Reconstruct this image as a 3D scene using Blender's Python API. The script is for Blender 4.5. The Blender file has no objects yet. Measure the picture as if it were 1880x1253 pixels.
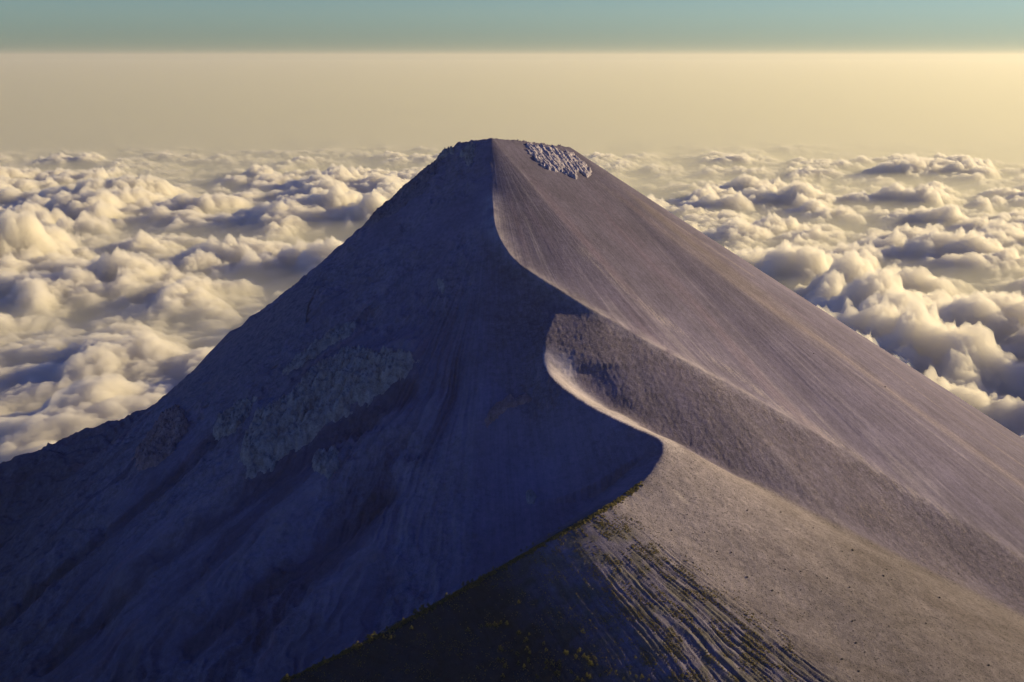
# Volcano above a sea of clouds at low sun.  Units are metres, the camera stands at the origin.
import bpy, math, random
import numpy as np
from mathutils import Vector

random.seed(7)
scene = bpy.context.scene
COL = scene.collection
FPX = 2000.0                                   # focal length in pixels of the 1880 px wide photograph
PITCH = math.atan((626.5 - 103.0) / FPX)       # the horizon stands at row 103
SUN_EL = math.radians(12.5)
SUN_AZ = math.radians(24.0)                    # from +X (right) turned towards +Y (away)
SUN = np.array([math.cos(SUN_EL) * math.cos(SUN_AZ), math.cos(SUN_EL) * math.sin(SUN_AZ), math.sin(SUN_EL)])


# ------------------------------------------------------------------ helpers
def ray(u, v):
    a = (u - 940.0) / FPX
    b = -(v - 626.5) / FPX
    cp, sp = math.cos(PITCH), math.sin(PITCH)
    y = cp + b * sp
    return np.array([a / y, 1.0, (-sp + b * cp) / y])      # per metre of Y


def at(u, v, Y):
    return ray(u, v) * Y


def project(p):
    p = np.asarray(p, float)
    cp, sp = math.cos(PITCH), math.sin(PITCH)
    x, y, z = p[..., 0], p[..., 1], p[..., 2]
    f = y * cp - z * sp
    up = y * sp + z * cp
    return 940 + FPX * x / f, 626.5 - FPX * up / f


def smooth(e0, e1, x):
    t = np.clip((x - e0) / (e1 - e0), 0, 1)
    return t * t * (3 - 2 * t)


def smax(a, b, k):
    h = np.clip(0.5 + 0.5 * (a - b) / k, 0, 1)
    return b + (a - b) * h + k * h * (1 - h)


def _hash(ix, iy, seed):
    h = (ix.astype(np.int64) * 374761393 + iy.astype(np.int64) * 668265263 + seed * 1442695041) & 0xFFFFFFFF
    h = ((h ^ (h >> 13)) * 1274126177) & 0xFFFFFFFF
    h = ((h ^ (h >> 16)) * 2246822519) & 0xFFFFFFFF
    return h ^ (h >> 15)


def perlin(x, y, seed=0):
    xi = np.floor(x); yi = np.floor(y)
    xf = x - xi; yf = y - yi
    xi = xi.astype(np.int64); yi = yi.astype(np.int64)
    u = xf * xf * xf * (xf * (xf * 6 - 15) + 10)
    v = yf * yf * yf * (yf * (yf * 6 - 15) + 10)

    def g(ox, oy):
        a = _hash(xi + ox, yi + oy, seed).astype(np.float64) * (2 * math.pi / 4294967296.0)
        return np.cos(a) * (xf - ox) + np.sin(a) * (yf - oy)
    n0 = g(0, 0) * (1 - u) + g(1, 0) * u
    n1 = g(0, 1) * (1 - u) + g(1, 1) * u
    return (n0 * (1 - v) + n1 * v) * 1.5


def fbm(x, y, octaves=5, seed=0, gain=0.5, lac=2.03):
    s = np.zeros_like(x, dtype=float); a = 1.0; t = 0
    for i in range(octaves):
        s += a * perlin(x, y, seed + 17 * i); t += a
        x = x * lac + 3.1; y = y * lac - 1.7; a *= gain
    return s / t


def ridged(x, y, octaves=5, seed=0, gain=0.5):
    s = np.zeros_like(x, dtype=float); a = 1.0; t = 0
    for i in range(octaves):
        s += a * (1 - np.abs(perlin(x, y, seed + 31 * i)) * 2); t += a
        x = x * 2.03 + 5.2; y = y * 2.03 + 1.3; a *= gain
    return s / t


def worley(x, y, seed=0, f2=False):
    """distance to the nearest jittered point (and that point's random number); f2 adds the second distance"""
    xi = np.floor(x).astype(np.int64); yi = np.floor(y).astype(np.int64)
    d1 = np.full(x.shape, 9.0); d2 = np.full(x.shape, 9.0); r = np.zeros(x.shape)
    for ox in (-1, 0, 1):
        for oy in (-1, 0, 1):
            h = _hash(xi + ox, yi + oy, seed)
            px = xi + ox + (h & 0xFFFF) / 65536.0
            py = yi + oy + ((h >> 16) & 0xFFFF) / 65536.0
            d = np.hypot(px - x, py - y)
            m = d < d1
            d2 = np.where(m, d1, np.minimum(d2, d))
            r = np.where(m, ((h >> 7) & 0xFFFF) / 65536.0, r)
            d1 = np.where(m, d, d1)
    return (d1, d2, r) if f2 else (d1, r)


def spline(pts, step=14.0):
    """Catmull-Rom through the points, resampled to about step metres"""
    P = np.asarray(pts, float)
    P = np.vstack([2 * P[0] - P[1], P, 2 * P[-1] - P[-2]])
    out = []
    for i in range(1, len(P) - 2):
        n = max(2, int(np.linalg.norm(P[i + 1] - P[i]) / step))
        for t in np.linspace(0, 1, n, endpoint=False):
            a, b, c, d = P[i - 1], P[i], P[i + 1], P[i + 2]
            out.append(0.5 * (2 * b + (c - a) * t + (2 * a - 5 * b + 4 * c - d) * t * t + (3 * b - a - 3 * c + d) * t ** 3))
    out.append(P[-2])
    return np.array(out)


def near_curve(x, y, C):
    """nearest point on polyline C (n,k): signed distance (positive on the left of travel), arc length, extra columns there"""
    best = np.full(x.shape, 1e18); sd = np.zeros(x.shape); ss = np.zeros(x.shape)
    ext = [np.zeros(x.shape) for _ in range(C.shape[1] - 2)]
    acc = 0.0
    n = len(C) - 1
    for i in range(n):
        ax, ay = C[i, 0], C[i, 1]
        dx, dy = C[i + 1, 0] - ax, C[i + 1, 1] - ay
        L2 = dx * dx + dy * dy; L = math.sqrt(L2)
        t = ((x - ax) * dx + (y - ay) * dy) / L2
        tc = np.clip(t, 0, 1)
        ex = x - ax - tc * dx; ey = y - ay - tc * dy
        d2 = ex * ex + ey * ey
        m = d2 < best
        if m.any():
            best = np.where(m, d2, best)
            side = np.sign(dx * (y - ay) - dy * (x - ax))
            sd = np.where(m, side, sd)
            ss = np.where(m, acc + tc * L, ss)
            for k in range(len(ext)):
                ext[k] = np.where(m, C[i, 2 + k] + tc * (C[i + 1, 2 + k] - C[i, 2 + k]), ext[k])
        acc += L
    return np.sqrt(best) * np.where(sd == 0, 1, sd), ss, ext


def refine(x, y, s, C, d):
    """slide the nearest point found on the coarse polyline along a smoothed fine copy of it, so that no facets show"""
    seg = np.concatenate([[0], np.hypot(np.diff(C[:, 0]), np.diff(C[:, 1])).cumsum()])
    q = np.arange(0, seg[-1], 1.0)
    fine = np.stack([np.interp(q, seg, C[:, k]) for k in range(C.shape[1])], -1)
    ker = np.exp(-(np.arange(-24, 25) / 11.0) ** 2); ker /= ker.sum()
    for k in range(C.shape[1]):
        a = np.concatenate([2 * fine[0, k] - fine[24:0:-1, k], fine[:, k], 2 * fine[-1, k] - fine[-2:-26:-1, k]])
        fine[:, k] = np.convolve(a, ker, 'valid')
    n = len(fine) - 1.001
    best = np.full(x.shape, 1e18); bs = s.copy()
    for rad, st in ((24.0, 3.0), (3.0, 0.75), (0.75, 0.2)):
        c = bs.copy()
        for o in np.arange(-rad, rad + 1e-6, st):
            t = np.clip(c + o, 0, n); i = t.astype(np.int64); f = t - i
            e = (x - fine[i, 0] - f * (fine[i + 1, 0] - fine[i, 0])) ** 2 + (y - fine[i, 1] - f * (fine[i + 1, 1] - fine[i, 1])) ** 2
            m = e < best
            best = np.where(m, e, best); bs = np.where(m, t, bs)
    i = np.clip(bs, 0, n).astype(np.int64); f = bs - i
    P = fine[i] + f[..., None] * (fine[i + 1] - fine[i])
    T = fine[i + 1] - fine[i]
    side = np.where(T[..., 0] * (y - P[..., 1]) - T[..., 1] * (x - P[..., 0]) >= 0, 1.0, -1.0)
    side = np.where(np.sqrt(best) > 30, np.sign(d), side)
    return np.sqrt(best) * side, bs, P


def windowed(fn, x, y, C, reach):
    """evaluate near_curve only within reach of the curve; elsewhere d = +reach*9"""
    m = (x > C[:, 0].min() - reach) & (x < C[:, 0].max() + reach) & (y > C[:, 1].min() - reach) & (y < C[:, 1].max() + reach)
    d = np.full(x.shape, 9.0 * reach); s = np.zeros(x.shape); ext = [np.zeros(x.shape) for _ in range(C.shape[1] - 2)]
    if m.any():
        a, b, c = near_curve(x[m], y[m], C)
        d[m] = a; s[m] = b
        for k in range(len(ext)):
            ext[k][m] = c[k]
    return d, s, ext


def tag(o, label=None, cat=None, group=None, kind=None):
    if label: o['label'] = label
    if cat: o['category'] = cat
    if group: o['group'] = group
    if kind: o['kind'] = kind
    return o


def link(o, parent=None):
    COL.objects.link(o)
    if parent is not None:
        o.parent = parent
    return o


def mesh_from(name, V, F, mat=None, smooth_shade=True, attrs=None):
    """V (n,3), F (m,4) or (m,3) int arrays -> mesh"""
    me = bpy.data.meshes.new(name)
    V = np.ascontiguousarray(V, dtype=np.float32); F = np.ascontiguousarray(F, dtype=np.int32)
    k = F.shape[1]
    me.vertices.add(len(V)); me.vertices.foreach_set('co', V.ravel())
    me.loops.add(F.size); me.loops.foreach_set('vertex_index', F.ravel())
    me.polygons.add(len(F))
    me.polygons.foreach_set('loop_start', np.arange(0, F.size, k, dtype=np.int32))
    me.polygons.foreach_set('loop_total', np.full(len(F), k, dtype=np.int32))
    me.polygons.foreach_set('use_smooth', np.full(len(F), smooth_shade))
    if attrs:
        for an, av in attrs.items():
            at_ = me.attributes.new(an, 'FLOAT', 'POINT')
            at_.data.foreach_set('value', np.ascontiguousarray(av, dtype=np.float32).ravel())
    me.update()
    if mat is not None:
        me.materials.append(mat)
    return me


def grid_faces(ny, nx):
    i = np.arange(ny - 1)[:, None] * nx + np.arange(nx - 1)[None, :]
    return np.stack([i, i + 1, i + nx + 1, i + nx], -1).reshape(-1, 4)


def axis(parts):
    """[(start, end, spacing), ...] joined"""
    out = []
    for a, b, s in parts:
        n = max(1, int(round((b - a) / s)))
        out.extend(list(np.linspace(a, b, n, endpoint=False)))
    out.append(parts[-1][1])
    return np.array(out)
SUN_E = 5.0; SUN_COL = (1.0, 0.77, 0.39)
SKY_DUST = 0.4; SKY_OZONE = 4.0; SKY_S = 0.055; EXPOSURE = 0.45; VOL_B = 24
SKY_LOW = (1.45, 1.2, 0.85); SKY_HIGH = (0.13, 0.56, 1.42)
CLOUD_COL = (1.0, 0.988, 0.95); CLOUD_D = 0.028; CLOUD_G = 0.3
HAZE = 0.75e-5; HAZE_COL = (0.88, 0.89, 0.83); HAZE_G = 0.36; HAZE_TOP = 450.0
FOG_D = 1.15e-3; FOG_COL = (0.81, 0.82, 0.72); FOG_G = 0.34
ASH = (0.195, 0.175, 0.262); PALE = (0.36, 0.325, 0.40); RED = (0.25, 0.19, 0.27)
SCRUB = (0.165, 0.145, 0.20); BEIGE = (0.295, 0.262, 0.295); LIT_STRIP = (0.50, 0.455, 0.50); GREEN = (0.135, 0.13, 0.075)
SKY_HORIZON = (0.78, 0.76, 0.62)
# ------------------------------------------------------------------ the mountain as one height function
RIM_L, RIM_A, RIM_B = at(842, 262, 2900), at(902, 253, 2820), at(1046, 270, 2975)
RIM = np.array([RIM_L, RIM_A, RIM_B])


def cone(x, y):
    d, s, (z,) = near_curve(x, y, RIM)
    d = np.abs(d)
    # outward direction from the nearest rim point
    L1 = np.hypot(*(RIM_A - RIM_L)[:2]); L2 = np.hypot(*(RIM_B - RIM_A)[:2])
    t1 = np.clip(s / L1, 0, 1); t2 = np.clip((s - L1) / L2, 0, 1)
    px = RIM_L[0] + t1 * (RIM_A - RIM_L)[0] + t2 * (RIM_B - RIM_A)[0]
    py = RIM_L[1] + t1 * (RIM_A - RIM_L)[1] + t2 * (RIM_B - RIM_A)[1]
    th = np.degrees(np.arctan2(y - py, x - px))
    th = np.where(th > 120, th - 360, th)              # -240 .. 120; right 0, to the camera -90, left -180
    m = np.interp(th, [-240, -200, -175, -150, -125, -108, -98, -91, -60, -30, 0, 40, 120],
                      [0.82, 0.87, 0.865, 0.82, 0.745, 0.69, 0.645, 0.615, 0.615, 0.625, 0.64, 0.68, 0.80])
    conc = np.interp(th, [-240, -170, -120, -60, 0, 120], [2e-5, 3e-5, 4e-5, 2e-5, 1e-5, 5e-5])
    return z - m * d + conc * d * d * np.clip(1 - d / 4500, 0, 1), d, th, s


def hit(u, v, lift=0.0, fn=None):
    """where the ray through (u, v) meets the cone raised by lift"""
    fn = fn or (lambda x, y: cone(x, y)[0])
    r = ray(u, v)
    Y = np.arange(900.0, 3600.0, 2.0)
    g = r[2] * Y - (fn(r[0] * Y, Y) + lift)
    k = np.argmax(g < 0) if (g < 0).any() else len(Y) - 1
    k = max(k, 1)
    t = g[k - 1] / (g[k - 1] - g[k]) if g[k - 1] != g[k] else 0
    return r * (Y[k - 1] + 2.0 * t)


def on_cone(pts):
    return np.array([hit(p[0], p[1], p[2] if len(p) > 2 else 0.0) for p in pts])


# knife ridge that leaves the cone, runs to the knoll and turns left towards the camera
_p = on_cone([(1042, 535, -45), (1022, 566, 4), (1003, 610, 22), (996, 655, 29), (1010, 690, 34), (1050, 724, 43), (1100, 755, 56), (1160, 784, 76), (1214, 811, 98)])
_k = _p[-1]
_q = np.array([at(1208, 848, _k[1] - 75), at(1165, 897, _k[1] - 165), at(1088, 948, _k[1] - 265), at(1000, 997, _k[1] - 320),
               at(850, 1083, _k[1] - 392), at(700, 1164, _k[1] - 462), at(520, 1252, _k[1] - 532), at(330, 1345, _k[1] - 600), at(100, 1450, _k[1] - 690)])
KNIFE = spline(np.vstack([_p, _q]), 16.0)
KNIFE_L = np.hypot(*np.diff(KNIFE[:, :2], axis=0).T).cumsum()[-1]
_sk = np.hypot(*np.diff(KNIFE[:, :2], axis=0).T).cumsum()
S_KNOLL = _sk[np.argmin(np.linalg.norm(KNIFE - _k, axis=1)) - 1]
S_NOSE = _sk[np.argmin(np.linalg.norm(KNIFE - _p[4], axis=1)) - 1]
S_FAN = _sk[np.argmin(np.linalg.norm(KNIFE - _q[2], axis=1)) - 1]

SPUR = spline(on_cone([(903, 340, 0), (905, 390, 0), (909, 435, 2), (926, 468, 8), (955, 495, 16), (1022, 533, 22), (1100, 578, 24), (1250, 655, 26), (1400, 735, 24),
                       (1600, 850, 22), (1740, 930, 20), (1880, 1012, 18), (2050, 1120, 10)]), 24.0)
BODY = spline(on_cone([(1040, 585, 10), (1090, 630, 26), (1200, 695, 34), (1350, 790, 34), (1520, 900, 32), (1700, 1020, 30), (1900, 1150, 26), (2100, 1290, 18)]), 24.0)
SHOULDER = spline([at(420, 610, 2990), at(330, 712, 2985), at(250, 755, 2975), at(180, 781, 2960), at(100, 812, 2940), at(0, 851, 2920), at(-180, 920, 2880), at(-420, 1010, 2820)], 30.0)
RIB_A = spline(on_cone([(640, 520, 4), (560, 580, 10), (470, 660, 14), (390, 720, 16), (310, 790, 20), (230, 880, 34), (120, 985, 20), (20, 1090, 10)]), 24.0)
RIB_B = spline(on_cone([(790, 640, 4), (700, 655, 20), (610, 690, 36), (520, 750, 48), (460, 830, 44), (400, 905, 22), (300, 1000, 12), (180, 1110, 8)]), 24.0)
RIB_C = spline(on_cone([(840, 720, 4), (720, 800, 14), (620, 860, 20), (500, 970, 20), (380, 1075, 18), (200, 1230, 14)]), 24.0)
RIB_D = spline(on_cone([(960, 720, 4), (900, 760, 16), (830, 850, 18), (740, 960, 20), (620, 1080, 20), (470, 1230, 18)]), 24.0)
RIB_E = spline(on_cone([(800, 300, 6), (700, 395, 12), (600, 480, 14), (520, 545, 10), (430, 600, 6)]), 24.0)
GUL_A = spline(on_cone([(790, 690), (640, 790), (470, 905), (330, 1010), (200, 1120), (40, 1250)]), 24.0)

KNIFE_A = KNIFE[:np.argmin(np.abs(_sk - S_NOSE - 110)) + 2]

GUL_B = spline(on_cone([(470, 720), (385, 815), (300, 895), (190, 985), (60, 1090), (-60, 1180)]), 24.0)
GUL_C = spline(on_cone([(760, 880), (660, 950), (560, 1030), (430, 1120), (300, 1230)]), 24.0)

PALE_RUNS = [(spline(on_cone(q), 24.0), w) for q, w in (
    ([(1085, 322), (1150, 372), (1250, 448), (1400, 556), (1530, 640), (1660, 735), (1780, 820), (1900, 905)], 11.0),
    ([(1120, 330), (1200, 385), (1300, 452), (1380, 505)], 7.0),
    ([(1640, 662), (1740, 728), (1830, 790), (1920, 850)], 5.0),
    ([(1560, 625), (1700, 730), (1840, 830), (1920, 885)], 4.0))]
BLOWN = [(spline(on_cone(q), 24.0), w) for q, w in (
    ([(1040, 440), (1090, 480), (1150, 535), (1210, 585), (1250, 610)], 16.0),
    ([(1275, 640), (1340, 685), (1400, 730), (1470, 775), (1560, 835), (1660, 905), (1780, 975), (1900, 1050)], 17.0))]

HOLLOW = hit(1068, 668)


def bump(x, y, C, wl, wr, sharp, lift_col=None):
    """rounded (sharp=2) or creased (sharp=1) rib along the curve"""
    reach = 4 * max(wl, 220 if callable(wr) else wr)
    d, s, ext = windowed(None, x, y, C, reach)
    w = np.where(d > 0, wl, wr(s) if callable(wr) else wr)
    L = np.hypot(*np.diff(C[:, :2], axis=0).T).sum()
    ends = smooth(0, 170 if C is SPUR else 60, s) * smooth(0, 60, L - s)
    if sharp == 1:
        p = np.exp(-np.abs(d) / w)
    else:
        p = np.exp(-(d / w) ** 2)
    return p * ends, d, s


def fall(ad, near_, far, wid, soft):
    """drop below a crest: slope near_ out to wid, easing into slope far over the next soft metres"""
    e = np.maximum(ad - wid, 0)
    k = np.minimum(e, soft)
    return near_ * ad + (far - near_) * (k * k / (2 * soft) + np.maximum(e - soft, 0))


def height(x, y, detail=True):
    x = np.asarray(x, float); y = np.asarray(y, float)
    wx = x + 14 * fbm(x / 160, y / 160, 3, 901); wy = y + 14 * fbm(x / 160, y / 160, 3, 902)
    zc, d, th, s = cone(x, y)
    z = zc + 2.2 * fbm(s / 13, s * 0 + 2, 3, 9, gain=0.6) * np.exp(-d / 14.0)
    M = {}
    # large soft lobes running down the cone
    lob = fbm(th / 9.0, d / 900.0, 3, 11)
    z += 10 * lob * smooth(150, 900, d) * smooth(-75, -105, th)
    z += 4 * lob * smooth(150, 900, d) * smooth(-105, -75, th)
    # inside of the crater behind the rim
    b, ds, ss = bump(x, y, SPUR, 60, lambda q: 45 + 175 * smooth(420, 650, q), 1)
    z += (27 - 8 * smooth(420, 650, ss)) * (1 - 0.7 * smooth(800, 1300, ss)) * b
    M['rim_s'] = np.broadcast_to(s, x.shape); M['spur_d'] = ds; M['spur_s'] = ss
    M['spur'] = np.exp(-((ds + 16 * fbm(x / 40, y / 40, 4, 131, gain=0.6)) / 24.0) ** 2) * smooth(0, 60, ss)
    b, db, sb = bump(x, y, BODY, 90, 120, 2)
    z += 7 * b
    M['body'] = b
    ribs = np.zeros_like(x)
    for C, h, wl, wr, k in ((RIB_A, 22, 70, 60, 1), (RIB_B, 40, 95, 60, 1), (RIB_C, 14, 40, 50, 2), (RIB_D, 16, 45, 55, 2), (RIB_E, 10, 50, 40, 1)):
        b, dd, s_ = bump(x, y, C, wl, wr, k)
        z += h * b
        ribs = np.maximum(ribs, b)
    M['gul'] = np.zeros_like(x)
    for C, h, w in ((GUL_A, 16, 40), (GUL_B, 14, 32), (GUL_C, 12, 30)):
        b, dd, s_ = bump(x, y, C, w, w, 2)
        z -= h * b
        M['gul'] = np.maximum(M['gul'], b)
    M['ribs'] = ribs
    # shoulder on the left skyline
    dd, s_, (zz,) = windowed(None, x, y, SHOULDER, 900)
    t = np.where(np.abs(dd) < 900, zz - 0.62 * np.abs(dd), -9e3)
    z = smax(z, t, 18)
    # knife ridge
    dk, sk, (zk,) = near_curve(x, y, KNIFE)
    dk, sk, P_ = refine(x, y, sk, KNIFE, dk)
    kx, ky, zk = P_[..., 0], P_[..., 1], P_[..., 2]
    left = dk < 0                                     # the bowl is on the right of travel (towards the left of the picture)
    dk = -dk                                          # now positive on the bowl side
    ad = np.abs(dk)
    slope_bowl = 0.74
    ang = np.degrees(np.arctan2(y - ky, x - kx))
    far = np.interp(ang, [-68, -58, -42, -25, -5, 12, 26, 40], [0.37, 0.385, 0.42, 0.47, 0.52, 0.60, 0.72, 0.78])
    far = np.where(sk > S_KNOLL - 90, far, 0.74)
    near_ = np.interp(sk, [0, S_NOSE * 0.8, S_NOSE + 40, S_KNOLL, S_KNOLL + 60], [0.32, 0.32, 0.40, 0.44, 0.46])
    near_ = near_ + (far - near_) * smooth(S_KNOLL - 10, S_KNOLL + 70, sk)
    far = np.where(sk < S_NOSE + 150, np.interp(sk, [0, S_NOSE - 80, S_NOSE + 150], [0.80, 0.80, 0.74]), far)
    wid = np.interp(sk, [0, S_NOSE, S_KNOLL - 40, S_KNOLL + 40], [50, 66, 54, 30])
    soft = np.interp(sk, [0, S_NOSE, S_KNOLL - 60, S_KNOLL + 40], [150, 90, 28, 40])
    tent = zk - np.where(dk > 0, slope_bowl * ad, fall(ad, near_, far, wid, soft) - 0.00004 * ad * ad)
    dA, sA, (zA,) = windowed(None, x, y, KNIFE_A, 900)
    aA = np.abs(dA)
    tA = zA - fall(aA, np.interp(sA, [0, S_NOSE * 0.8, S_NOSE + 40, S_KNOLL], [0.32, 0.32, 0.40, 0.44]), np.interp(sA, [0, S_NOSE - 80, S_NOSE + 150], [0.80, 0.80, 0.74]),
                   np.interp(sA, [0, S_NOSE, S_KNOLL - 40], [50, 66, 54]), np.interp(sA, [0, S_NOSE, S_KNOLL - 60], [150, 90, 28]))
    tent = np.where(dk < 0, np.maximum(tA, tent), tent)
    tent -= 3.0 * np.exp(-ad / 5.0) - 3.0                                      # keep a crisp crest
    fade = 1.0
    tent += 1.6 * fbm(sk / 22, sk * 0 + 5, 3, 133) * np.exp(-ad / 25)
    kn = smax(z, tent, 12.0 + 0.07 * np.minimum(ad, 400) + 22 * np.exp(-(np.hypot(x - HOLLOW[0], y - HOLLOW[1]) / 95.0) ** 2))
    zt = z + (kn - z) * fade
    on_tent = smooth(-10, 12, tent - z) * fade
    z = zt
    M['sun_side'] = on_tent * (dk < 0)
    M['bowl_side'] = on_tent * (dk > 0)
    M['strip'] = smooth(S_NOSE - 110, S_NOSE - 10, sk) * smooth(S_KNOLL + 60, S_KNOLL - 30, sk) * M['sun_side'] * smooth(wid + 14, wid - 14, ad + 9 * fbm(x / 14, y / 14, 3, 125, gain=0.7))
    M['scrub'] = smooth(22, -30, M['spur_d'] + 30 * fbm(x / 45, y / 45, 4, 128, gain=0.65)) * smooth(-900, -420, -np.abs(M['spur_d'])) * (1 - M['strip']) * smooth(-100, -84, th) * smooth(330, 420, d) * smooth(430, 130, np.abs(M['spur_d']) + 170 * fbm(x / 120, y / 120, 5, 127)) * (0.55 + 0.45 * smooth(-0.25, 0.2, fbm(x / 150, y / 150, 4, 129)))
    M['scrub'] = np.where(sk > S_KNOLL + 20, M['scrub'] * (1 - M['sun_side']), M['scrub'])
    M['s'] = sk; M['d'] = ad; M['dk'] = dk
    if not detail:
        return z, M, d, th
    front = 1 - M['sun_side']
    # --- fluting down the cone
    warp = 1.2 * fbm(x / 240, y / 240, 3, 77)
    spiral = 25.0 * np.log(np.maximum(d, 60) / 800.0) * smooth(-88, -112, th)
    M['spiral'] = spiral
    spiral = spiral + 5.0 * fbm(x / 210, y / 210, 4, 78) * smooth(-90, -108, th)
    M['spiral'] = spiral
    a = th + spiral + 0.13 * s + warp
    fl = fbm(a * 1.9, d / 520.0, 4, 21, gain=0.62)
    z += front * fl * (0.3 + 0.7 * smooth(60, 900, d)) * (0.45 + 0.55 * smooth(-62, -45, th) + 0.3 * smooth(-100, -120, th)) * smooth(20, 140, d)
    shade = smooth(-86, -98, th) * front
    gul = ridged(a * 0.55 + 3, d / 800.0, 4, 41)
    z += shade * (gul - 0.55) * 13 * smooth(200, 700, d)
    # --- rock roughness in the shaded flank
    rk = smooth(-0.05, 0.35, fbm(wx / 230, wy / 230, 4, 51) + 0.42 * smooth(-118, -150, th) + 0.10) * shade
    M['rock'] = rk
    r1 = ridged(wx / 70, wy / 70, 5, 61, gain=0.6)
    z += rk * (r1 - 0.5) * 16
    # --- rough body under the spur and general ash grain
    rough = 0.22 + 0.5 * smooth(0.1, 0.8, M['scrub'])
    z += rough * (1.2 * fbm(x / 9, y / 9, 3, 71, gain=0.8) + 0.5 * fbm(x / 30, y / 30, 3, 73)) * 1.6 * (1 - 0.6 * M['sun_side'] * (1 - M['scrub']))
    # --- gullies on the near knoll, running away from the crest and fanning round its corner
    ss_ = sk + 3.0 * fbm(sk / 60, ad / 90, 3, 81) + 1.3 * fbm(x / 20, y / 20, 3, 82)
    g1 = ridged(ss_ / 3.4, ad / 200.0, 3, 91, gain=0.55)
    g2 = ridged(ss_ / 11.0, ad / 600.0, 2, 95)
    zone = smooth(S_FAN - 70, S_FAN - 25, sk) * smooth(S_FAN + 330, S_FAN + 140, sk)
    M['gully'] = zone * M['sun_side']
    amp = smooth(25, 150, ad)
    z += M['gully'] * amp * ((g1 - 0.6) * 3.6 + (g2 - 0.6) * 2.4)
    lightz = smooth(S_KNOLL, S_KNOLL + 40, sk) * smooth(S_FAN + 10, S_FAN - 60, sk) * M['sun_side']
    cx_ = 0.42 * x + 0.91 * y + 0.05 * sk
    g3 = fbm(cx_ / 13.0 + 0.6 * fbm(x / 60, y / 60, 3, 97), ad / 190.0, 4, 98, gain=0.65)
    z += lightz * (0.14 * g3 + 0.45 * fbm(x / 9, y / 9, 3, 83, gain=0.7)) + lightz * 3 * fbm(x / 110, y / 110, 3, 99)
    M['flow'] = np.where(zone > lightz, ss_, cx_)
    M['beige'] = smooth(S_KNOLL - 260, S_KNOLL + 10, sk) * M['sun_side'] * smooth(S_FAN + 60, S_FAN - 40, sk) * np.where(sk < S_KNOLL, smooth(wid + 25, wid - 10, ad + 8 * fbm(x / 18, y / 18, 3, 123)), 1)
    M['veg'] = M['sun_side'] * smooth(S_FAN - 60, S_FAN - 5, sk)
    M['fl'] = fl
    return z, M, d, th


MX = axis([(-5200, -2600, 60), (-2600, -1500, 14), (-1500, -600, 4.2), (-600, -330, 2.7), (-330, 480, 2.0), (480, 950, 2.7), (950, 1700, 4.2), (1700, 2800, 14), (2800, 5200, 60)])
MY = axis([(500, 1050, 12), (1050, 1250, 2.7), (1250, 1720, 2.0), (1720, 1900, 2.7), (1900, 2980, 4.0), (2980, 3400, 12), (3400, 6000, 70)])
# ------------------------------------------------------------------ camera, sun, sky
cam = bpy.data.cameras.new('camera')
cam_o = link(bpy.data.objects.new('camera', cam))
cam.sensor_width = 36.0; cam.lens = 36.0 * FPX / 1880.0
cam.clip_start = 1.0; cam.clip_end = 2.0e6
cam_o.rotation_euler = (math.pi / 2 - PITCH, 0, 0)
scene.camera = cam_o

sun = bpy.data.lights.new('sun', 'SUN')
sun.energy = SUN_E; sun.angle = math.radians(0.55); sun.color = SUN_COL
sun_o = link(bpy.data.objects.new('sun', sun))
sun_o.rotation_euler = Vector(SUN).to_track_quat('Z', 'Y').to_euler()

world = bpy.data.worlds.new('World'); scene.world = world; world.use_nodes = True
wt = world.node_tree; wn = wt.nodes; wl = wt.links
bg = wn['Background']
sky = wn.new('ShaderNodeTexSky'); sky.sky_type = 'NISHITA'; sky.sun_disc = False
sky.sun_elevation = SUN_EL; sky.sun_rotation = math.pi / 2 - SUN_AZ
sky.altitude = 3900; sky.air_density = 1.0; sky.dust_density = SKY_DUST; sky.ozone_density = SKY_OZONE
tint = wn.new('ShaderNodeMix'); tint.data_type = 'RGBA'; tint.blend_type = 'MULTIPLY'; tint.inputs['Factor'].default_value = 1.0
wl.new(sky.outputs['Color'], tint.inputs['A'])
tc = wn.new('ShaderNodeTexCoord'); sx = wn.new('ShaderNodeSeparateXYZ'); wl.new(tc.outputs['Generated'], sx.inputs[0])
rp = wn.new('ShaderNodeMapRange'); rp.interpolation_type = 'SMOOTHSTEP'; wl.new(sx.outputs['Z'], rp.inputs[0]); rp.inputs[1].default_value = 0.03; rp.inputs[2].default_value = 0.30
hi = wn.new('ShaderNodeMix'); hi.data_type = 'RGBA'; wl.new(rp.outputs[0], hi.inputs['Factor'])
hi.inputs['A'].default_value = (*SKY_LOW, 1); hi.inputs['B'].default_value = (*SKY_HIGH, 1)
r2 = wn.new('ShaderNodeMapRange'); r2.interpolation_type = 'SMOOTHSTEP'; wl.new(sx.outputs['Z'], r2.inputs[0]); r2.inputs[1].default_value = 0.0; r2.inputs[2].default_value = 0.05
lo_ = wn.new('ShaderNodeMix'); lo_.data_type = 'RGBA'; wl.new(r2.outputs[0], lo_.inputs['Factor'])
lo_.inputs['A'].default_value = (*SKY_HORIZON, 1); wl.new(hi.outputs['Result'], lo_.inputs['B'])
wl.new(lo_.outputs['Result'], tint.inputs['B'])
wl.new(tint.outputs['Result'], bg.inputs['Color']); bg.inputs['Strength'].default_value = SKY_S

vs = scene.view_settings
vs.view_transform = 'Standard'; vs.look = 'None'; vs.exposure = EXPOSURE; vs.gamma = 1.0
scene.cycles.use_denoising = True
scene.cycles.max_bounces = 12; scene.cycles.diffuse_bounces = 3; scene.cycles.volume_bounces = VOL_B
scene.cycles.transparent_max_bounces = 16
scene.cycles.sample_clamp_indirect = 8.0
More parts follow.
